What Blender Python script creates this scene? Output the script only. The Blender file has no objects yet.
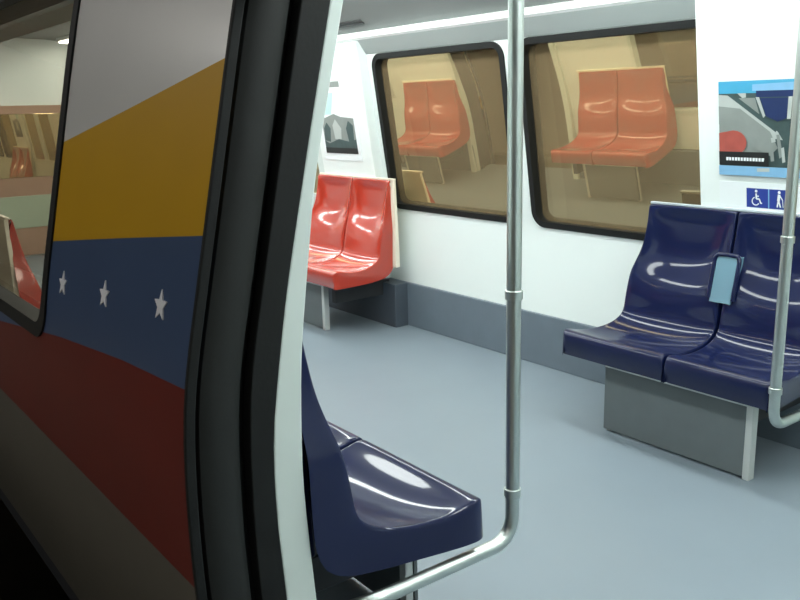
import bpy, bmesh, math, random
from mathutils import Vector, Matrix
random.seed(4)
C = bpy.context.scene.collection
S = bpy.context.scene

# ------------------------------------------------------------------ materials
def mat(name, col, rough=.5, metal=0., coat=0., bump=0., bscale=60., mottle=0., mscale=6., spec=.5):
    m = bpy.data.materials.new(name); m.use_nodes = True
    nt = m.node_tree; b = nt.nodes['Principled BSDF']
    b.inputs['Base Color'].default_value = (*col, 1)
    b.inputs['Roughness'].default_value = rough
    b.inputs['Metallic'].default_value = metal
    b.inputs['Specular IOR Level'].default_value = spec
    b.inputs['Coat Weight'].default_value = coat
    b.inputs['Coat Roughness'].default_value = .06
    tc = nt.nodes.new('ShaderNodeTexCoord')
    if mottle:
        n = nt.nodes.new('ShaderNodeTexNoise'); n.inputs['Scale'].default_value = mscale; n.inputs['Detail'].default_value = 5
        nt.links.new(tc.outputs['Object'], n.inputs['Vector'])
        mx = nt.nodes.new('ShaderNodeMix'); mx.data_type = 'RGBA'
        mx.inputs['A'].default_value = (*[c*(1-mottle) for c in col], 1)
        mx.inputs['B'].default_value = (*[min(1, c*(1+mottle)) for c in col], 1)
        nt.links.new(n.outputs['Fac'], mx.inputs['Factor']); nt.links.new(mx.outputs['Result'], b.inputs['Base Color'])
    if bump:
        n = nt.nodes.new('ShaderNodeTexNoise'); n.inputs['Scale'].default_value = bscale
        nt.links.new(tc.outputs['Object'], n.inputs['Vector'])
        bp = nt.nodes.new('ShaderNodeBump'); bp.inputs['Strength'].default_value = bump; bp.inputs['Distance'].default_value = .004
        nt.links.new(n.outputs['Fac'], bp.inputs['Height']); nt.links.new(bp.outputs['Normal'], b.inputs['Normal'])
    return m

def emit(name, col, st):
    m = bpy.data.materials.new(name); m.use_nodes = True
    nt = m.node_tree; nt.nodes.clear()
    e = nt.nodes.new('ShaderNodeEmission'); e.inputs['Color'].default_value = (*col, 1); e.inputs['Strength'].default_value = st
    o = nt.nodes.new('ShaderNodeOutputMaterial'); nt.links.new(e.outputs[0], o.inputs[0]); return m

def glass(name, gloss, veil, trans, kg, kv):
    """tinted window glass: mirror-like reflection, a dusty film, and what is left passes through"""
    m = bpy.data.materials.new(name); m.use_nodes = True
    nt = m.node_tree; nt.nodes.clear(); N = nt.nodes.new; L = nt.links.new
    g = N('ShaderNodeBsdfGlossy'); g.inputs['Color'].default_value = (*gloss, 1); g.inputs['Roughness'].default_value = .012
    d = N('ShaderNodeBsdfDiffuse'); d.inputs['Color'].default_value = (*veil, 1)
    t = N('ShaderNodeBsdfTransparent'); t.inputs['Color'].default_value = (*trans, 1)
    m1 = N('ShaderNodeMixShader'); m1.inputs[0].default_value = kv; L(t.outputs[0], m1.inputs[1]); L(d.outputs[0], m1.inputs[2])
    m2 = N('ShaderNodeMixShader'); m2.inputs[0].default_value = kg; L(m1.outputs[0], m2.inputs[1]); L(g.outputs[0], m2.inputs[2])
    o = N('ShaderNodeOutputMaterial'); L(m2.outputs[0], o.inputs[0]); return m

M = dict(
    band=mat('ledge_shade_grey', (.36, .40, .39), .5, mottle=.04),
    vent=mat('vent_grey', (.06, .065, .065), .6, mottle=.1),
    tan=mat('tan_end_door', (.42, .27, .19), .5, mottle=.12),
    green=mat('pale_green_panel', (.42, .50, .38), .4, mottle=.06),
    box=mat('shaded_kick_box', (.06, .075, .095), .6, mottle=.1),  # kick box under the orange bench, coloured dark for the bench's shadow
    white=mat('white_panel', (.80, .86, .84), .38, mottle=.02, mscale=3),
    lip=mat('door_lip_paint', (.66, .74, .71), .45, mottle=.03, mscale=8),
    kick=mat('grey_kick_band', (.13, .165, .20), .55, mottle=.1, mscale=9, bump=.1),
    floor=mat('blue_grey_vinyl', (.20, .245, .282), .42, mottle=.05, mscale=4, bump=.04, bscale=180),
    ceil=mat('grey_ceiling_panel', (.17, .185, .18), .5, mottle=.04),
    ledge=mat('white_ledge', (.85, .88, .87), .35),
    rubber=mat('black_rubber', (.009, .010, .010), .6, spec=.25, mottle=.25, mscale=14, bump=.12, bscale=90),
    leafrub=mat('black_door_nosing', (.016, .0175, .017), .6, spec=.3, mottle=.2, mscale=10, bump=.1, bscale=60),
    blueseat=mat('navy_fibreglass', (.006, .011, .050), .30, coat=.52, mottle=.12, mscale=5, spec=.12),
    redseat=mat('orange_red_fibreglass', (.43, .035, .016), .24, coat=.8, mottle=.05, mscale=5),
    cream=mat('cream_edge', (.84, .78, .64), .45, mottle=.04),
    paleedge=mat('pale_grey_edge', (.42, .48, .52), .4, mottle=.04),
    steel=mat('brushed_steel', (.52, .57, .55), .36, metal=1., bump=.03, bscale=200),
    alu=mat('painted_aluminium', (.58, .60, .58), .4, metal=.4, mottle=.05),
    panel=mat('grey_pedestal_panel', (.115, .135, .14), .5, mottle=.1, mscale=12),
    dark=mat('dark_underframe', (.02, .022, .025), .7, mottle=.2),
    handle=mat('pale_blue_handle', (.16, .30, .38), .2, coat=.8, mottle=.05),
    lw=mat('livery_grey_white', (.62, .63, .62), .3, coat=.6, mottle=.04, mscale=2.5),
    ly=mat('livery_yellow', (.47, .265, .006), .45, spec=.2, mottle=.06, mscale=4),
    lb=mat('livery_blue', (.040, .070, .145), .45, spec=.2, mottle=.08, mscale=4),
    lr=mat('livery_red', (.115, .011, .007), .5, spec=.2, mottle=.12, mscale=4),
    skirt=mat('skirt_grey', (.078, .072, .056), .6, mottle=.12, mscale=5),
    star=mat('star_white', (.72, .74, .78), .5, mottle=.02),
    plat=mat('platform_terrazzo', (.30, .28, .24), .5, mottle=.15, mscale=30),
    plate=mat('platform_edge', (.20, .18, .13), .6, mottle=.1, mscale=20),
    station=mat('station_wall', (.30, .27, .22), .7, mottle=.08, mscale=3),
    conc=mat('tunnel_concrete', (.12, .10, .075), .85, mottle=.2, mscale=2, bump=.3, bscale=12),
    pw=mat('paper_white', (.82, .87, .88), .5, mottle=.01),
    pcy=mat('print_cyan', (.06, .36, .58), .45, mottle=.1, mscale=15),
    pbl=mat('print_light_blue', (.22, .45, .68), .45, mottle=.12, mscale=20),
    pnv=mat('print_navy', (.012, .03, .11), .45, mottle=.1, mscale=20),
    psl=mat('print_slate', (.05, .085, .085), .45, mottle=.3, mscale=25),
    pgy=mat('print_grey', (.25, .28, .265), .45, mottle=.15, mscale=18),
    plg=mat('print_pale_grey', (.46, .50, .48), .45, mottle=.08, mscale=18),
    prd=mat('print_red', (.40, .085, .065), .45, mottle=.2, mscale=22),
    pbk=mat('print_black', (.012, .014, .014), .45, mottle=.1),
    pte=mat('print_pale_teal', (.48, .72, .68), .5, mottle=.06),
    sgn=mat('sign_blue', (.022, .05, .30), .4, mottle=.05),
    farglass=glass('brown_tinted_glass', (.62, .49, .28), (.62, .45, .25), (.5, .36, .2), .66, .66),
    nearglass=glass('grey_tinted_glass', (.85, .82, .76), (.36, .30, .22), (.62, .56, .46), .30, .12),
    lamp=emit('fluorescent_diffuser', (.93, 1., .97), 21.),
    slamp=emit('station_tube', (1., .99, .95), 48.0),
)

# ------------------------------------------------------------------ helpers
def tag(o, label=None, cat=None, group=None, kind=None):
    if label: o['label'] = label
    if cat: o['category'] = cat
    if group: o['group'] = group
    if kind: o['kind'] = kind
    return o

def link(name, bm, mats, parent=None, smooth=False, bevel=0, subsurf=0, solid=0, sharp=40):
    bmesh.ops.recalc_face_normals(bm, faces=bm.faces[:]) if not solid else None
    me = bpy.data.meshes.new(name); bm.to_mesh(me); bm.free()
    for m in (mats if isinstance(mats, (list, tuple)) else [mats]): me.materials.append(m)
    o = bpy.data.objects.new(name, me); C.objects.link(o)
    if parent: o.parent = parent
    if smooth:
        for p in me.polygons: p.use_smooth = True
        if not subsurf:
            try: me.set_sharp_from_angle(angle=math.radians(sharp))
            except Exception: pass
    if solid:
        md = o.modifiers.new('solid', 'SOLIDIFY'); md.thickness = solid; md.offset = -1
    if subsurf:
        md = o.modifiers.new('sub', 'SUBSURF'); md.levels = subsurf; md.render_levels = subsurf
    if bevel:
        md = o.modifiers.new('bev', 'BEVEL'); md.width = bevel; md.segments = 2; md.limit_method = 'ANGLE'
    return o

def empty(name, loc=(0, 0, 0), rz=0):
    o = bpy.data.objects.new(name, None); C.objects.link(o); o.empty_display_size = .1
    o.location = loc; o.rotation_euler = (0, 0, rz); return o

def box(bm, x0, x1, y0, y1, z0, z1, mi=0):
    v = [bm.verts.new(p) for p in ((x0,y0,z0),(x1,y0,z0),(x1,y1,z0),(x0,y1,z0),(x0,y0,z1),(x1,y0,z1),(x1,y1,z1),(x0,y1,z1))]
    for f in ((3,2,1,0),(4,5,6,7),(0,1,5,4),(1,2,6,5),(2,3,7,6),(3,0,4,7)):
        bm.faces.new([v[i] for i in f]).material_index = mi

def tube(bm, pts, r, n=14, mi=0):
    pts = [Vector(p) for p in pts]; rings = []
    t0 = (pts[1]-pts[0]).normalized()
    nrm = t0.orthogonal().normalized()
    for i, p in enumerate(pts):
        a = pts[max(i-1, 0)]; b = pts[min(i+1, len(pts)-1)]
        t = (b-a).normalized(); nrm = (nrm - t*nrm.dot(t)).normalized(); bn = t.cross(nrm)
        rings.append([bm.verts.new(p + r*(math.cos(2*math.pi*k/n)*nrm + math.sin(2*math.pi*k/n)*bn)) for k in range(n)])
    for a, b in zip(rings, rings[1:]):
        for k in range(n):
            bm.faces.new((a[k], a[(k+1) % n], b[(k+1) % n], b[k])).material_index = mi
    bm.faces.new(rings[0][::-1]); bm.faces.new(rings[-1])

def arc_path(pts, r, n=7):
    """polyline with its inner corners rounded"""
    pts = [Vector(p) for p in pts]; out = [pts[0]]
    for a, b, c in zip(pts, pts[1:], pts[2:]):
        p = b + (a-b).normalized()*r; q = b + (c-b).normalized()*r
        for k in range(n+1):
            t = k/n; out.append((1-t)**2*p + 2*t*(1-t)*b + t*t*q)
    out.append(pts[-1]); return out

def interp(x, T):
    if x <= T[0][0]: return T[0][1]
    for (a, p), (b, q) in zip(T, T[1:]):
        if x <= b: return p + (q-p)*(x-a)/(b-a)
    (a, p), (b, q) = T[-2], T[-1]
    return q + (q-p)/(b-a)*(x-b) if x < b+.6 else q

def smoothT(T):
    """monotone-ish smooth resample of a profile table"""
    def f(z):
        s = 0
        for k, w in ((-2, 1), (-1, 2), (0, 3), (1, 2), (2, 1)): s += w*interp(z + k*.05, T)
        return s/9
    return f

# wall profiles, Y as a function of height (door threshold of the car is z = 0)
def yF(z): return 3.29 - max(0, z-.75)*.147                       # far inner wall
def yN(z): return 4.12 - yF(z)                                    # near inner wall
skinY = smoothT([(-.6,.70),(-.2,.635),(.3,.602),(.5,.593),(.68,.594),(.85,.604),(1.16,.672),(1.6,.768),(2.0,.872),(2.4,.99)])
blackY = smoothT([(-.3,.85),(.0,.825),(.33,.802),(.52,.789),(.717,.789),(1.014,.839),(1.3,.905),(1.613,.98),(2.0,1.075)])
lipY = smoothT([(-.3,.93),(.0,.905),(.3,.879),(.604,.859),(.877,.870),(1.256,.925),(1.616,1.014),(2.0,1.11)])
outF = lambda z: 4.15 - skinY(z)

def frange(a, b, step):
    n = max(1, int(round(abs(b-a)/step))); return [a + (b-a)*i/n for i in range(n+1)]

def sheet(bm, xs, zs, f, mi=0):
    G = [[bm.verts.new((x, f(z), z)) for z in zs] for x in xs]
    for i in range(len(xs)-1):
        for j in range(len(zs)-1):
            bm.faces.new((G[i][j], G[i+1][j], G[i+1][j+1], G[i][j+1])).material_index = mi

def wall_sheet(bm, x0, x1, z0, z1, f, holes=(), mi=0):
    """inner wall: a sheet over [x0,x1]x[z0,z1] with rectangular holes (hx0,hx1,hz0,hz1)"""
    hs = sorted(holes); cur = x0
    for (a, b, c, d) in hs:
        if a > cur: sheet(bm, frange(cur, a, .4), frange(z0, z1, .08), f, mi)
        if c > z0: sheet(bm, frange(a, b, .4), frange(z0, c, .08), f, mi)
        if d < z1: sheet(bm, frange(a, b, .4), frange(d, z1, .08), f, mi)
        cur = b
    if cur < x1: sheet(bm, frange(cur, x1, .4), frange(z0, z1, .08), f, mi)

def post(bm, x0, x1, fa, fb, z0, z1, mi=0, step=.06):
    """upright strip between two curved profiles"""
    R = []
    for z in frange(z0, z1, step):
        R.append([bm.verts.new(p) for p in ((x0, fa(z), z), (x1, fa(z), z), (x1, fb(z), z), (x0, fb(z), z))])
    for a, b in zip(R, R[1:]):
        for k in range(4): bm.faces.new((a[k], a[(k+1) % 4], b[(k+1) % 4], b[k])).material_index = mi
    bm.faces.new(R[0][::-1]).material_index = mi; bm.faces.new(R[-1]).material_index = mi

def rrect(x0, x1, z0, z1, r, n=8):
    out = []
    for cx, cz, a0 in ((x1-r, z1-r, 0), (x0+r, z1-r, 90), (x0+r, z0+r, 180), (x1-r, z0+r, 270)):
        for k in range(n+1):
            a = math.radians(a0 + 90*k/n); out.append((cx + r*math.cos(a), cz + r*math.sin(a)))
    # subdivide the straight runs so the frame follows a curved wall
    res = []
    for p, q in zip(out, out[1:]+out[:1]):
        m = max(1, int(math.dist(p, q)/.09)) if math.dist(p, q) > .12 else 1
        for k in range(m): res.append((p[0]+(q[0]-p[0])*k/m, p[1]+(q[1]-p[1])*k/m))
    return res

def scaled_ring(x0, x1, z0, z1, r, w):
    """outer outline and the matching inner outline offset by w"""
    o = rrect(x0, x1, z0, z1, r); inn = []
    for (x, z) in o:
        cx = min(max(x, x0+r), x1-r); cz = min(max(z, z0+r), z1-r)
        d = Vector((x-cx, z-cz)); L = d.length
        if L < 1e-6: inn.append((x, z)); continue
        d /= L; inn.append((x-d.x*w, z-d.y*w))
    return o, inn

def window(name, f, sgn, x0, x1, z0, z1, w, r, glassmat, proud=.010, deep=.04, label=None, framemat=None):
    """sgn: direction (in Y) that points away from the viewer's side of this wall"""
    o, i = scaled_ring(x0, x1, z0, z1, r, w)
    bm = bmesh.new()
    P = lambda p, d: bm.verts.new((p[0], f(p[1]) + sgn*d, p[1]))
    A = [P(p, deep) for p in o]; B = [P(p, -proud) for p in o]; Cc = [P(p, -proud) for p in i]; D = [P(p, deep) for p in i]
    n = len(o)
    for k in range(n):
        l = (k+1) % n
        for a, b in ((A, B), (B, Cc), (Cc, D)): bm.faces.new((a[k], a[l], b[l], b[k]))
    root = link(name, bm, framemat or M['rubber'], smooth=True)
    tag(root, label, None, None, 'structure')
    bm = bmesh.new()
    g = .004
    sheet(bm, frange(x0+g+w*.5, x1-g-w*.5, .15), frange(z0+g+w*.5, z1-g-w*.5, .08), lambda z: f(z) + sgn*(deep-.006))
    link('window_pane', bm, glassmat, root, smooth=True)
    return root

# ------------------------------------------------------------------ extents
XL, XR = -9.0, 1.9
D1 = (-1.5, .1); D2 = (-6.4, -5.1)          # door openings on the near side (both doors stand open)
ZT = 1.86                                    # wall top, under the ceiling cove
ZS, ZW0, ZW1 = .437, .76, 1.72               # skirt line, window sill, window head

# ------------------------------------------------------------------ floor, ceiling, platform
bm = bmesh.new(); box(bm, XL, XR, yN(0)-.17, 3.30, -.05, 0)
tag(link('floor', bm, M['floor']), kind='structure')

prof = [(3.17, 1.80), (3.12, 1.86), (3.0, 1.96), (2.86, 2.05), (2.7, 2.11), (2.5, 2.13), (2.075, 2.14)]
prof = prof + [(4.15-y, z) for y, z in prof[-2::-1]]
bm = bmesh.new(); G = []
for x in (XL, XR): G.append([bm.verts.new((x, y, z)) for y, z in prof] + [bm.verts.new((x, 4.15-3.20-.0, 2.30)), bm.verts.new((x, 3.20, 2.30))])
n = len(G[0])
for k in range(n): bm.faces.new((G[0][k], G[0][(k+1) % n], G[1][(k+1) % n], G[1][k]))
bm.faces.new(G[0]); bm.faces.new(G[1][::-1])
tag(link('ceiling', bm, M['ceil'], smooth=True, sharp=50), kind='structure')

bm = bmesh.new(); box(bm, -14, 4, -5.0, .32, -.25, 0, 0); box(bm, -14, 4, .32, .39, -.25, .0, 1); box(bm, -14, 4, .22, .32, -1.3, -.25, 0)
tag(link('floor_platform', bm, [M['plat'], M['plate']]), kind='structure')
bm = bmesh.new(); box(bm, -14, 4, .22, 5.2, -1.35, -1.3)
tag(link('floor_track_bed', bm, M['conc']), kind='structure')
bm = bmesh.new(); box(bm, -14, 4, -5.2, -5.0, -.25, 3.5)
tag(link('wall_station', bm, M['station']), kind='structure')
bm = bmesh.new(); box(bm, -14, 4, -5.2, 5.2, 3.5, 3.7)
tag(link('ceiling_station', bm, M['conc']), kind='structure')
bm = bmesh.new(); box(bm, -14, 4, 4.9, 5.2, -1.35, 3.5)
tag(link('wall_tunnel', bm, M['conc']), kind='structure')

# ------------------------------------------------------------------ far wall with its two windows
FW = [(-4.38, -3.225), (-3.125, -1.98)]
holes = [(a+.03, b-.03, ZW0+.03, ZW1-.03) for a, b in FW] + [(-8.75+.03, -7.5, ZW0+.03, ZW1-.03)]
bm = bmesh.new()
wall_sheet(bm, XL, XR, .284, ZT, yF, holes, 0)
tag(link('wall_far', bm, M['white'], smooth=True, solid=0), kind='structure')
bm = bmesh.new()
wall_sheet(bm, XL, XR, -.5, 2.3, outF, [(a, b, ZW0, ZW1) for a, b in FW] + [(-8.75, -7.47, ZW0, ZW1)], 0)
tag(link('wall_far_outside', bm, M['lw'], smooth=True), kind='structure')
bm = bmesh.new(); box(bm, XL, XR, 3.272, 3.30, 0, .286)
tag(link('baseboard_far', bm, M['kick'], bevel=.004), kind='structure')
window('window_1', yF, 1, FW[0][0], FW[0][1], ZW0, ZW1, .032, .085, M['farglass'], deep=.045)
window('window_2', yF, 1, FW[1][0], FW[1][1], ZW0, ZW1, .032, .085, M['farglass'], deep=.045)
window('window_3', yF, 1, -8.75, -7.47, ZW0, ZW1, .032, .085, M['farglass'], deep=.045)

# door pocket casings that stand proud of the wall, with their own kick bands
def casing(name, x0, x1, f, s, off=.07):
    bm = bmesh.new()
    post(bm, x0, x1, lambda z: f(z)+s*.0, lambda z: f(z)-s*off, .284, 1.80, 0)
    o = link(name, bm, M['white'], bevel=.006); tag(o, kind='structure')
    bm = bmesh.new(); box(bm, x0, x1, min(f(0)-s*off, f(0)), max(f(0)-s*off, f(0)), 0, .285)
    link('kick_band', bm, M['kick'], o)
    return o
casing('trim_1', -2.065, -1.46, yF, 1)
casing('trim_2', -5.04, -4.43, yF, 1)
casing('trim_3', -7.42, -6.44, yF, 1)
bm = bmesh.new(); box(bm, -5.03, -4.225, 3.17, 3.274, 0, .284)
tag(link('trim_6', bm, M['box'], bevel=.004), kind='structure')
# ledge along the top of the far wall, and its twin over the near one
def ledge(name, x0, x1, f, s):
    bm = bmesh.new()
    pr = [(f(1.722)-s*.003, 1.723), (f(1.8)-s*.055, 1.806), (f(1.8)-s*.068, 1.818), (f(1.8)-s*.060, 1.848), (f(1.86)+s*.03, 1.868)]
    A = [bm.verts.new((x0, y, z)) for y, z in pr]; B = [bm.verts.new((x1, y, z)) for y, z in pr]
    for k in range(5): bm.faces.new((A[k], A[(k+1) % 5], B[(k+1) % 5], B[k]))
    bm.faces.new(A[::-1]); bm.faces.new(B)
    bm.faces.ensure_lookup_table(); bm.faces[0].material_index = 1  # sloping underside gets a grey that holds the shade beneath the ledge
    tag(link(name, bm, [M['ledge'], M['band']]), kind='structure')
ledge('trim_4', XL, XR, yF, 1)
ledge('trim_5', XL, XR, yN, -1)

# far side doors, shut, two leaves each
def far_door(name, x0, x1):
    root = None; mid = (x0+x1)/2
    for a, b in ((x0, mid-.004), (mid+.004, x1)):
        bm = bmesh.new()
        wz = (.80, 1.68)
        post(bm, a, a+.09, lambda z: yF(z)-.045, lambda z: yF(z)-.01, .01, 1.80)
        post(bm, b-.09, b, lambda z: yF(z)-.045, lambda z: yF(z)-.01, .01, 1.80)
        post(bm, a+.09, b-.09, lambda z: yF(z)-.045, lambda z: yF(z)-.01, .01, wz[0])
        post(bm, a+.09, b-.09, lambda z: yF(z)-.045, lambda z: yF(z)-.01, wz[1], 1.80)
        if root is None:
            root = link(name, bm, M['lip'], bevel=.004); tag(root, kind='structure'); leaf = root
        else: leaf = link('door_leaf', bm, M['lip'], root, bevel=.004)
        bm = bmesh.new(); post(bm, a+.088, b-.088, lambda z: yF(z)-.030, lambda z: yF(z)-.024, wz[0]-.002, wz[1]+.002)
        link('door_glass', bm, M['farglass'], root)
far_door('door_2', -1.45, -.17); far_door('door_3', -6.42, -5.06)

# ------------------------------------------------------------------ near wall: inner lining, outer skin with the livery
NWIN = [(-4.60, -2.475)]; NIN = [(-4.30, -2.45)]      # outer frame, inner opening
nh = [(a+.03, b-.03, .60, 1.785) for a, b in NIN]
bm = bmesh.new()
wall_sheet(bm, D2[1], D1[0]-.02, .284, ZT, yN, nh)
wall_sheet(bm, XL, D2[0], .284, ZT, yN, [(-8.72, -7.5, ZW0+.02, ZW1)])
wall_sheet(bm, D1[1], XR, .284, ZT, yN)
for d in (D1, D2): sheet(bm, frange(d[0]-.02, d[1], .4), frange(1.80, ZT, .03), yN)
tag(link('wall_near', bm, M['white'], smooth=True), kind='structure')
for nm, a, b in (('baseboard_near', D2[1], D1[0]-.02), ('baseboard_near_end', XL, D2[0])):
    bm = bmesh.new(); box(bm, a, b, .855, .878, 0, .286)
    tag(link(nm, bm, M['kick'], bevel=.004), kind='structure')

BR = [(-9, -.05), (-3.2, .700), (-2.342, .806), (-1.863, .849), (-1.494, .868)]
YB = [(-9, .25), (-2.43, 1.057), (-1.953, 1.115), (-1.503, 1.167)]
WY = [(-9, .28), (-2.44, 1.332), (-1.987, 1.412), (-1.493, 1.502)]
def livery(bm, x0, x1, z0, z1):
    for a, b in zip(frange(x0, x1, .06), frange(x0, x1, .06)[1:]):
        def bounds(x):
            L = [z0, ZS, max(ZS, interp(x, BR)), 0, 0, z1]
            L[3] = max(L[2], interp(x, YB)); L[4] = max(L[3], interp(x, WY))
            return [min(max(v, z0), z1) for v in L]
        p, q = bounds(a), bounds(b)
        for band in range(5):
            if p[band+1]-p[band] < 1e-5 and q[band+1]-q[band] < 1e-5: continue
            n = 6; col = []
            for k in range(n+1):
                za = p[band]+(p[band+1]-p[band])*k/n; zb = q[band]+(q[band+1]-q[band])*k/n
                col.append((bm.verts.new((a, skinY(za), za)), bm.verts.new((b, skinY(zb), zb))))
            for (u, v), (s, t) in zip(col, col[1:]): bm.faces.new((u, v, t, s)).material_index = band
bm = bmesh.new()
for a, b, hz in ((NWIN[0][1]-.03, D1[0], None), (NWIN[0][0]+.03, NWIN[0][1]-.03, 1), (D2[1], NWIN[0][0]+.03, None), (XL, D2[0], None), (D1[1], XR, None)):
    if hz: livery(bm, a, b, -.14, ZW0+.03); livery(bm, a, b, ZW1+.10, 2.3)
    else: livery(bm, a, b, -.14, 2.3)
for d in (D1, D2): livery(bm, d[0], d[1], 1.9, 2.3)
bmesh.ops.remove_doubles(bm, verts=bm.verts[:], dist=.0005)
skin = tag(link('wall_outside', bm, [M['skirt'], M['lr'], M['lb'], M['ly'], M['lw']], smooth=True), kind='structure')
for sx, sz in ((-2.338, .953), (-2.01, .975), (-1.668, 1.006)):
    bm = bmesh.new(); pts = []
    for k in range(10):
        r = .034 if k % 2 == 0 else .0145; a = math.pi/2 + k*math.pi/5 + .05
        pts.append((sx + r*math.cos(a), sz + r*math.sin(a)))
    F = [bm.verts.new((x, skinY(z)-.003, z)) for x, z in pts]; Bk = [bm.verts.new((x, skinY(z)+.001, z)) for x, z in pts]
    cf = bm.verts.new((sx, skinY(sz)-.003, sz))
    for k in range(10):
        l = (k+1) % 10; bm.faces.new((F[k], F[l], cf)); bm.faces.new((F[k], F[l], Bk[l], Bk[k]))
    tag(link('star_emblem', bm, M['star'], skin), 'white five pointed star on the blue band')
# underside and roof of the car
bm = bmesh.new(); box(bm, XL, XR, skinY(-.14)+.001, 3.5, -.20, -.14); box(bm, XL, XR, .9, 3.25, -.7, -.2)
tag(link('floor_underframe', bm, M['dark']), kind='structure')
bm = bmesh.new()
rp = [(skinY(2.3), 2.3), (1.2, 2.42), (1.7, 2.5), (2.45, 2.5), (2.95, 2.42), (4.15-skinY(2.3), 2.3)]
A = [bm.verts.new((XL, y, z)) for y, z in rp]; B = [bm.verts.new((XR, y, z)) for y, z in rp]
for k in range(len(rp)-1): bm.faces.new((A[k], A[k+1], B[k+1], B[k]))
tag(link('ceiling_roof', bm, M['lw'], smooth=True), kind='structure')
for nm, x in (('wall_end', XL), ('wall_cab', XR)):
    bm = bmesh.new(); box(bm, x-.04 if x < 0 else x, x if x < 0 else x+.04, .75, 3.4, -.1, 2.3)
    tag(link(nm, bm, M['white']), kind='structure')
bm = bmesh.new(); box(bm, XL, XL+.03, 1.62, 2.72, .02, 1.50)
d4 = tag(link('door_4', bm, M['tan'], bevel=.006), kind='structure')
bm = bmesh.new(); box(bm, XL+.028, XL+.036, 1.74, 2.60, .30, .62); link('door_panel', bm, M['green'], d4, bevel=.004)
bm = bmesh.new(); box(bm, XL+.028, XL+.036, 1.74, 2.60, .80, 1.42); link('door_glass', bm, M['farglass'], d4, bevel=.004)
# near windows: outer frame and pane, plus the inner frame
for k, (a, b) in enumerate(NWIN):
    w = window('window_%d' % (4+k), skinY, 1, a, b, ZW0, ZW1+.13, .045, .11, M['nearglass'], proud=.006, deep=.05)
    a, b = NIN[k]; o, i = scaled_ring(a, b, .575, 1.805, .09, .03); bm = bmesh.new()
    fo = lambda z: max(skinY(z)+.05, 0)
    A = [bm.verts.new((p[0], yN(p[1])+.010, p[1])) for p in o]; B = [bm.verts.new((p[0], yN(p[1])+.010, p[1])) for p in i]
    D = [bm.verts.new((p[0], yN(p[1])-.05, p[1])) for p in i]; n = len(o)
    E = [bm.verts.new((p[0], yN(p[1])-.004, p[1])) for p in o]
    for q in range(n):
        l = (q+1) % n
        for u, v in ((E, A), (A, B), (B, D)): bm.faces.new((u[q], u[l], v[l], v[q]))
    link('inner_frame', bm, M['lip'], w, smooth=True)

# ------------------------------------------------------------------ door openings on the near side
def jamb(nm, x, s, z0=-.02, z1=1.9):
    """s=+1: the opening lies on the +X side of the edge x"""
    X = lambda a, b: (x+s*a, x+s*b) if s > 0 else (x+s*b, x+s*a)
    bm = bmesh.new()                       # black outer seal at the skin's edge, then the deep groove, then the inner seal
    post(bm, *X(-.012, .001), lambda z: skinY(z)-.002, lambda z: skinY(z)+.020, z0, z1)
    post(bm, *X(-.09, -.03), lambda z: skinY(z)+.02, lambda z: blackY(z)-.002, z0, z1)
    post(bm, *X(-.05, .003), lambda z: skinY(z)+.140, lambda z: blackY(z), z0, z1)
    r = tag(link(nm, bm, M['rubber'], bevel=.003), kind='structure')
    bm = bmesh.new(); post(bm, *X(-.06, .0), lambda z: blackY(z), lambda z: lipY(z), z0, z1)
    link('inner_lip', bm, M['lip'], r, bevel=.004)
    return r
jamb('trim_9', D1[0], 1); jamb('trim_10', D1[1], -1); jamb('trim_11', D2[0], 1); jamb('trim_12', D2[1], -1)
# header above the openings
for nm, d in (('trim_13', D1), ('trim_14', D2)):
    bm = bmesh.new(); box(bm, d[0], d[1], .86, 1.10, 1.88, 2.0)
    tag(link(nm, bm, M['lip']), kind='structure')
# open leaf standing in the pocket beside the doorway: only its rubber nosing shows
bm = bmesh.new()
post(bm, -1.62, -1.53, lambda z: skinY(z)+.03, lambda z: skinY(z)+.12, .0, 1.88)
leaf = tag(link('door_1', bm, M['leafrub'], bevel=.004), kind='structure')
bm = bmesh.new(); R = []
for z in frange(.0, 1.88, .06):
    y0, y1 = skinY(z)+.022, skinY(z)+.132
    R.append([bm.verts.new((-1.535 + .034*math.sin(math.pi*k/10)**.3, y0+(y1-y0)*k/10, z)) for k in range(11)])
for a, b in zip(R, R[1:]):
    for k in range(10): bm.faces.new((a[k], a[k+1], b[k+1], b[k]))
link('rubber_nosing', bm, M['leafrub'], leaf, smooth=True)

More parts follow.
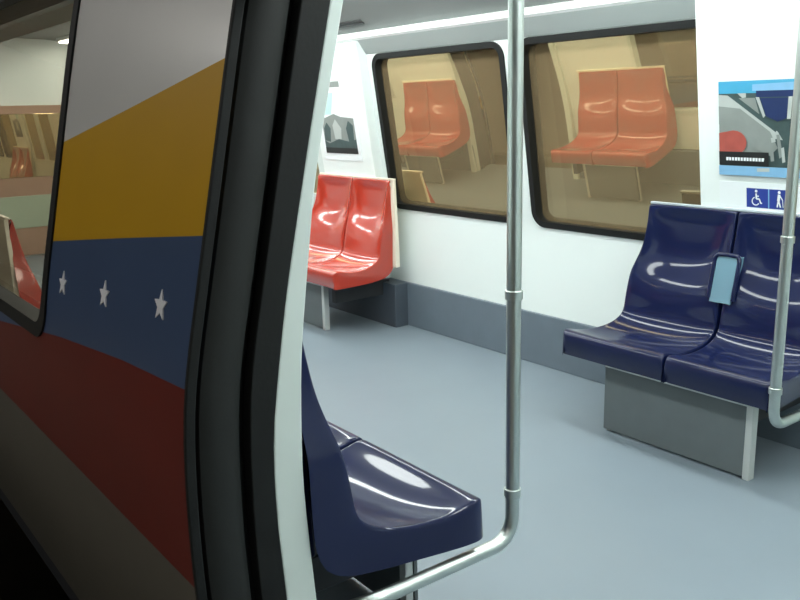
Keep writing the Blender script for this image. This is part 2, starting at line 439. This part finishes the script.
# ------------------------------------------------------------------ benches
DT = [(.40,.232),(.50,.229),(.58,.223),(.62,.214),(.66,.196),(.70,.170),(.74,.144),(.78,.129),(.82,.124),(.96,.120)]
def edged(z): return .128+(.955-z)*.215
def backd(z): return sum(w*interp(z+k*.018, DT) for k, w in ((-1, 1), (0, 2), (1, 1)))/4
PROF = [(.112,.938),(.118,.954),(.128,.950),(0,.90),(0,.85),(0,.80),(0,.76),(0,.725),(0,.69),(0,.655),(0,.62),(0,.57),(0,.515),(.228,.464),(.285,.430),(.36,.414),(.46,.414),(.52,.428),(.555,.436),(.580,.427),(.591,.402),(.586,.36),(.570,.322)]
AMP  = [0]*13 + [.010,.020,.022,.022,.014,.004,0,0,0,0]
WID  = [(.12,0),(.20,.045),(.28,.058),(.50,.105),(.555,.108),(.58,.098),(.592,.075),(.60,.06)]
def seat_shell(parent, x0, x1, flare0, flare1, m):
    bm = bmesh.new(); n = len(PROF); rows = []
    us = [-1, -.97, -.90, -.75, -.5, -.2, .2, .5, .75, .90, .97, 1]
    for j, (d0, z) in enumerate(PROF):
        back = 3 <= j <= 12
        d = backd(z) if back else d0
        g = interp(min(.60, d), WID); xa, xb = x0-flare0*g, x1+flare1*g
        pan = max(0, min(1, (d-.19)/.12)); bk = max(0, min(1, (z-.42)/.05)) if j < 15 else 0
        sx, sz = -(d-.105)*bk, (.322-z)*pan*(1-bk)
        if j < 3: sx, sz = -.004, -.004
        if j == 13: sx, sz = -.115, -.115
        if j == 14: sx, sz = -.03, -.105
        row = [bm.verts.new((xa, d+sx, z+sz))]
        for u in us:
            x = xa+(xb-xa)*(u+1)/2
            if back:
                k = abs(u)**9; dd = (1-k)*(backd(z + .055*(1-u*u) - .012) - .009*(1-abs(u)**2.2)) + k*edged(z)
                row.append(bm.verts.new((x, dd - (.006 if abs(u) == 1 else 0), z)))
            else:
                w = AMP[j]*(1-abs(u)**2.6) + (.006 if abs(u) == 1 else 0)
                row.append(bm.verts.new((x, d - (w if j > 18 else 0), z - (w if j <= 18 else 0))))
        row.append(bm.verts.new((xb, d+sx, z+sz)))
        rows.append(row)
    for r, q in zip(rows, rows[1:]):
        for k in range(len(r)-1): bm.faces.new((r[k], q[k], q[k+1], r[k+1]))
    return link('seat_shell', bm, m, parent, smooth=True, subsurf=2)

def make_bench(m, edge, board, inset=0.):
    root = empty('seat_bench')
    seat_shell(root, -.395, -.004, .45, 0, m); seat_shell(root, .004, .428, 0, 1, m)
    bm = bmesh.new()                                  # moulded back board behind the two shells
    R = []
    for z, w, y0, y1 in ((.40, .452, .090, .125), (.60, .446, .090, .118), (.75, .436, .090, .112), (.952, .426, .090, .108)):
        R.append([bm.verts.new(p) for p in ((-w, y0, z), (w, y0, z), (w, y1, z), (-w, y1, z))])
    for a, b in zip(R, R[1:]):
        for k in range(4): bm.faces.new((a[k], a[(k+1) % 4], b[(k+1) % 4], b[k]))
    bm.faces.new(R[0][::-1]); bm.faces.new(R[-1])
    bb = link('back_board', bm, board, root, bevel=.004)
    bm = bmesh.new(); box(bm, -.434, .434, .094, .114, .951, .962)
    tag(link('top_trim', bm, edge, bb, bevel=.003), 'pale trim strip along the top edge')
    bm = bmesh.new(); box(bm, -.30, .30, .12, .52, .302, .345)
    link('seat_pan_support', bm, M['dark'], root, bevel=.006)
    bm = bmesh.new(); box(bm, -.312+inset, .342, .494, .505, .012, .290)
    link('pedestal_panel', bm, M['panel'], root)
    bm = bmesh.new(); box(bm, -.342+inset, .342, .470, .507, .290, .303)
    link('pedestal_rail', bm, M['alu'], root, bevel=.003)
    for x in (-.325+inset, .325):
        bm = bmesh.new(); box(bm, x-.014, x+.014, .466, .5045 if x < 0 else .493, 0, .29)
        link('leg', bm, M['alu'], root, bevel=.003)
    for x in (-.28, .28):
        bm = bmesh.new(); box(bm, x-.02, x+.02, .07, .492, .20, .297); link('bracket', bm, M['dark'], root)
    return root

def copy_tree(o, parent=None):
    c = o.copy(); C.objects.link(c)
    if parent: c.parent = parent
    for ch in [q for q in bpy.data.objects if q.parent == o]: copy_tree(ch, c)
    return c

def handle(root):
    """grab handle between the two seats of a priority bench"""
    bm = bmesh.new(); q = lambda z: edged(z) + .012
    path = [(-.055, q(z), z) for z in (.60, .64, .68, .72, .75)] + [(-.052, q(.768), .768), (-.042, q(.78), .778), (0, q(.78), .780), (.042, q(.78), .778), (.052, q(.768), .768)] + [(.055, q(z), z) for z in (.75, .72, .68, .64, .60)]
    tube(bm, path, .009, 10)
    h = link('grab_handle', bm, M['blueseat'], root, smooth=True)
    bm = bmesh.new(); post(bm, -.048, .048, lambda z: edged(z)-.03, lambda z: edged(z)+.012, .585, .772, step=.02)
    link('handle_plate', bm, M['handle'], h, smooth=True)

XB = -1.875
blue = make_bench(M['blueseat'], M['paleedge'], M['blueseat']); handle(blue)
blue.location = (XB, 3.29, 0); blue.rotation_euler.z = math.pi
tag(blue, 'navy blue double seat bench under the poster on the far wall', 'bench')
b2 = copy_tree(blue); b2.location = (-1.965, .765, 0); b2.rotation_euler.z = 0
tag(b2, 'navy blue bench in the foreground just inside the white door edge', 'bench')
org = make_bench(M['redseat'], M['cream'], M['cream'], .16)
org.location = (-4.655, 3.29, 0); org.rotation_euler.z = math.pi
tag(org, 'orange red double seat bench left of the far windows', 'bench')
o2 = copy_tree(org); o2.location = (-4.45, .765, 0); o2.rotation_euler.z = 0
tag(o2, 'orange red bench on near wall, mirrored in the right far window', 'bench')
o3 = copy_tree(org); o3.location = (-6.85, .765, 0); o3.rotation_euler.z = 0
tag(o3, 'orange red bench mirrored in the left far window, beyond the open doorway', 'bench')
o4 = copy_tree(org); o4.location = (-6.93, 3.29, 0)
tag(o4, 'orange red bench at the far end of the car, seen through outside window', 'bench')

# ------------------------------------------------------------------ stanchions
def stanchion(x, y, s, wall_y, label):
    root = empty('stanchion', (x, y, 0))
    bm = bmesh.new()
    tube(bm, arc_path([(0, 0, 2.10), (0, 0, .275), (0, s*(abs(wall_y-y)-.10), .276), (-.085, s*abs(wall_y-y), .235)], .078, 10), .0185, 18)
    link('pole', bm, M['steel'], root, smooth=True)
    for z in (.94, .41):
        bm = bmesh.new(); tube(bm, [(0, 0, z-.012), (0, 0, z+.012)], .0225, 18)
        link('collar', bm, M['steel'], root, smooth=True, bevel=.002)
    bm = bmesh.new(); tube(bm, [(0, 0, 2.095), (0, 0, 2.125)], .045, 20)
    link('ceiling_flange', bm, M['steel'], root, smooth=True)
    bm = bmesh.new(); tube(bm, [(-.085, s*(abs(wall_y-y)-.012), .235), (-.085, s*(abs(wall_y-y)), .235)], .034, 20)
    link('wall_flange', bm, M['steel'], root, smooth=True)
    return tag(root, label, 'pole')
stanchion(-1.445, 1.452, -1, .880, 'steel pole in mid picture bending down to the near bench')
stanchion(-1.415, 2.700, 1, 3.222, 'steel pole by the right picture edge in front of the far blue bench')

# ------------------------------------------------------------------ prints on the far casings
def print_shapes(shapes, base=.071):
    """flat printed shapes (px-free, metres in X and Z) lying on the casing, one mesh"""
    bm = bmesh.new(); mats = []
    for k, (pts, m) in enumerate(shapes):
        if m not in mats: mats.append(m)
        d = base + .003 + k*.00035 if k else base + .003
        Fv = [bm.verts.new((x, yF(z)-d, z)) for x, z in pts]
        f = bm.faces.new(Fv); f.material_index = mats.index(m)
        if k == 0:
            Bv = [bm.verts.new((x, yF(z)-base+.001, z)) for x, z in pts]
            for i in range(len(pts)):
                l = (i+1) % len(pts); bm.faces.new((Fv[i], Fv[l], Bv[l], Bv[i])).material_index = 0
    return bm, [M[m] for m in mats]
def rect(x0, x1, z0, z1): return [(x0, z0), (x1, z0), (x1, z1), (x0, z1)]
def disc(cx, cz, rx, rz, n=20, a0=0, a1=360):
    return [(cx+rx*math.cos(math.radians(a0+(a1-a0)*k/n)), cz+rz*math.sin(math.radians(a0+(a1-a0)*k/n))) for k in range(n if a1-a0 == 360 else n+1)]
def bar(x0, z0, x1, z1, w):
    d = Vector((x1-x0, z1-z0)).normalized(); q = Vector((-d.y, d.x))*w/2
    return [(x0-q.x, z0-q.y), (x1-q.x, z1-q.y), (x1+q.x, z1+q.y), (x0+q.x, z0+q.y)]

px = lambda a: -1.965 + (a-90)/4*.00413           # poster layout in quarter pixels of the photo
pz = lambda b: 1.468 - (b-45)/4*.00402
Q = lambda *p: [(px(a), pz(b)) for a, b in p]
sh = [(Q((90,45),(500,45),(500,412),(90,412)), 'psl'), (Q((91,110),(240,110),(300,330),(91,330)), 'pgy'),
      (Q((90,45),(500,45),(500,92),(90,92)), 'pcy'), (Q((230,60),(500,52),(500,84),(230,84)), 'pbl'),
      (Q((245,84),(500,84),(500,108),(245,108)), 'pnv'),
      (Q((90,96),(140,100),(330,238),(350,270),(300,262),(210,200),(90,196)), 'plg'),
      (Q((90,140),(180,150),(300,238),(330,300),(300,330),(230,300),(210,230),(90,210)), 'pgy'),
      (Q((120,92),(150,92),(330,225),(322,240)), 'psl'),
      (Q((170,92),(205,92),(205,108),(190,110)), 'plg'),
      (Q((262,112),(385,112),(370,185),(330,200),(285,180)), 'pnv'),
      ([*Q((244,108),(258,108),(282,178),(274,186))], 'plg'), (Q((372,108),(388,108),(380,190),(366,190)), 'plg'),
      (disc(px(152), pz(282), .056, .048), 'prd'), (Q((91,245),(140,236),(150,325),(91,325)), 'prd'),
      (Q((90,318),(296,318),(296,372),(90,372)), 'pbk'),
      (Q((300,290),(312,285),(318,350),(304,352)), 'pgy'), (Q((326,250),(338,248),(352,330),(338,340)), 'pgy'),
      (Q((345,300),(356,296),(362,352),(350,356)), 'plg'), (Q((305,262),(322,258),(324,276),(308,280)), 'plg'),
      (Q((400,130),(480,130),(480,330),(400,330)), 'pgy'),
      (Q((90,374),(500,374),(500,412),(90,412)), 'pbl'), (Q((250,380),(300,378),(300,392),(250,394)), 'plg')]
for k in range(13):                                # the caption is too small to read: a run of short white marks
    a = 122 + k*12.4; sh.append((Q((a,340),(a+(9 if k % 3 else 11),340),(a+9,353),(a,353)), 'pw'))
bm, ms = print_shapes(sh); poster = empty('poster', (0, 0, 0))
root = link('advertising_poster', bm, ms)
bpy.data.objects.remove(poster)
tag(root, 'blue bordered advertising poster above the far blue bench', 'poster')

# white strip below it with the two blue priority seat pictograms
sx0, sx1, sz0, sz1 = -1.850, -1.662, .972, 1.050
sh = [(rect(-1.97, -1.56, .962, 1.072), 'pw'), (rect(sx0, sx1, sz0, sz1), 'sgn'), (rect(-1.758, -1.753, sz0, sz1), 'pbl')]
cx = -1.806
sh += [(disc(cx-.002, 1.039, .006, .006, 12), 'pw'), (bar(cx-.002, 1.030, cx-.001, 1.008, .007), 'pw'), (bar(cx-.001, 1.019, cx+.010, 1.019, .005), 'pw'),
       (bar(cx-.001, 1.008, cx+.013, 1.008, .006), 'pw'), (bar(cx+.012, 1.008, cx+.018, .991, .006), 'pw'), (bar(cx+.017, .991, cx+.024, .992, .005), 'pw')]
for k in range(10):                                # wheel
    a, b = math.radians(110+22*k), math.radians(110+22*(k+1)); sh.append((bar(cx-.002+.016*math.cos(a), .999+.016*math.sin(a), cx-.002+.016*math.cos(b), .999+.016*math.sin(b), .0045), 'pw'))
cx = -1.709
sh += [(disc(cx, 1.040, .006, .006, 12), 'pw'), (bar(cx, 1.032, cx-.003, 1.006, .011), 'pw'), (bar(cx-.003, 1.008, cx-.008, .981, .006), 'pw'), (bar(cx-.002, 1.008, cx+.006, .981, .006), 'pw'),
       (bar(cx+.003, 1.028, cx+.015, 1.010, .004), 'pw'), (bar(cx+.015, 1.010, cx+.017, .981, .003), 'pw')]
bm, ms = print_shapes(sh, .0705)
tag(link('priority_seat_sign', bm, ms), 'white strip with blue wheelchair and elderly pictograms below the poster', 'sign')

# the small black and white print on the left casing
sh = [(rect(-4.985, -4.545, 1.06, 1.64), 'pw'),
      ([(-4.96, 1.36), (-4.83, 1.36), (-4.77, 1.50), (-4.86, 1.50), (-4.96, 1.44)], 'pte'), (rect(-4.80, -4.68, 1.535, 1.572), 'pgy'),
      ([(-4.955, 1.105), (-4.575, 1.105), (-4.575, 1.335), (-4.72, 1.345), (-4.80, 1.365), (-4.955, 1.33)], 'pgy'),
      ([(-4.955, 1.105), (-4.575, 1.105), (-4.575, 1.20), (-4.66, 1.185), (-4.78, 1.20), (-4.90, 1.17), (-4.955, 1.19)], 'psl'),
      ([(-4.66, 1.18), (-4.60, 1.19), (-4.59, 1.29), (-4.64, 1.32), (-4.675, 1.27)], 'psl'),
      ([(-4.95, 1.19), (-4.88, 1.18), (-4.86, 1.27), (-4.90, 1.31), (-4.94, 1.27)], 'psl'),
      ([(-4.82, 1.20), (-4.745, 1.20), (-4.73, 1.27), (-4.79, 1.33), (-4.83, 1.29)], 'plg'),
      (rect(-4.955, -4.575, 1.105, 1.142), 'pbk')]
bm, ms = print_shapes(sh)
tag(link('photo_notice', bm, ms), 'white notice with black and white photograph above the orange bench', 'poster')

# ------------------------------------------------------------------ ceiling lamps and a vent in the cove
def lamp():
    root = empty('ceiling_lamp')
    bm = bmesh.new(); box(bm, -.62, .62, -.12, .12, -.012, .02)
    link('housing', bm, M['ledge'], root, bevel=.004)
    bm = bmesh.new(); box(bm, -.60, .60, -.10, .10, -.028, -.0115)
    link('diffuser', bm, M['lamp'], root, bevel=.006)
    return root
L0 = lamp(); first = True
for row, y in (('window side', 2.66), ('platform side', 1.49)):
    for k in range(7):
        o = L0 if first else copy_tree(L0); first = False
        o.location = (.55 - 1.45*k, y, 2.105)
        tag(o, 'long white fluorescent ceiling lamp in the %s row' % row, 'lamp', 'ceiling lamps, %s row' % row)
bm = bmesh.new()
def cov(t): 
    a, b = Vector((3.115, 1.864)), Vector((3.0, 1.96)); return a.lerp(b, t)
for k in range(2):
    p, q = cov(.34+k*.16), cov(.34+k*.16+.09); off = Vector((-.004, -.005))
    vs = [bm.verts.new((x, (r+off).x, (r+off).y)) for x, r in ((-4.62, p), (-4.34, p), (-4.34, q), (-4.62, q))]
    ws = [bm.verts.new((x, r.x+.004, r.y+.005)) for x, r in ((-4.62, p), (-4.34, p), (-4.34, q), (-4.62, q))]
    bm.faces.new(vs); bm.faces.new(ws[::-1])
    for i in range(4): bm.faces.new((vs[i], vs[(i+1) % 4], ws[(i+1) % 4], ws[i]))
tag(link('air_vent', bm, M['vent']), 'dark slotted air vent in the grey ceiling cove', 'vent')
# station lamps over the platform
def slamp(x, y, label):
    root = empty('station_lamp', (x, y, 3.5))
    bm = bmesh.new(); box(bm, -.75, .75, -.10, .10, -.07, 0); link('housing', bm, M['station'], root)
    bm = bmesh.new()
    for q in (-.045, .045): tube(bm, [(-.72, q, -.095), (.72, q, -.095)], .022, 12)
    link('tube', bm, M['slamp'], root, smooth=True)
    tag(root, label, 'lamp', 'station lamps')
for x in (-7.5, -4.6, -1.7, 1.2): slamp(x, -2.2, 'twin tube lamp on the station ceiling above the platform')

# ------------------------------------------------------------------ world, camera, view
w = bpy.data.worlds.new('World'); S.world = w; w.use_nodes = True
w.node_tree.nodes['Background'].inputs[0].default_value = (.02, .02, .02, 1); w.node_tree.nodes['Background'].inputs[1].default_value = .3
f, yaw, pitch, roll = 839.02, .921379, .226134, -.023746
cy, sy, cp, sp = math.cos(yaw), math.sin(yaw), math.cos(pitch), math.sin(pitch)
fw = Vector((-sy*cp, cy*cp, -sp)); rt = Vector((cy, sy, 0)); up = rt.cross(fw)
r2 = math.cos(roll)*rt + math.sin(roll)*up; u2 = -math.sin(roll)*rt + math.cos(roll)*up
cam = bpy.data.cameras.new('Camera'); co = bpy.data.objects.new('Camera', cam); C.objects.link(co)
m = Matrix((r2, u2, -fw)).transposed().to_4x4(); m.translation = Vector((0, 0, 1.4)); co.matrix_world = m
cam.sensor_width = 36; cam.lens = f*36/800; cam.clip_start = .02
S.camera = co
S.view_settings.view_transform = 'Standard'; S.view_settings.look = 'None'; S.view_settings.gamma = 1
S.view_settings.use_curve_mapping = False; S.view_settings.exposure = 0.
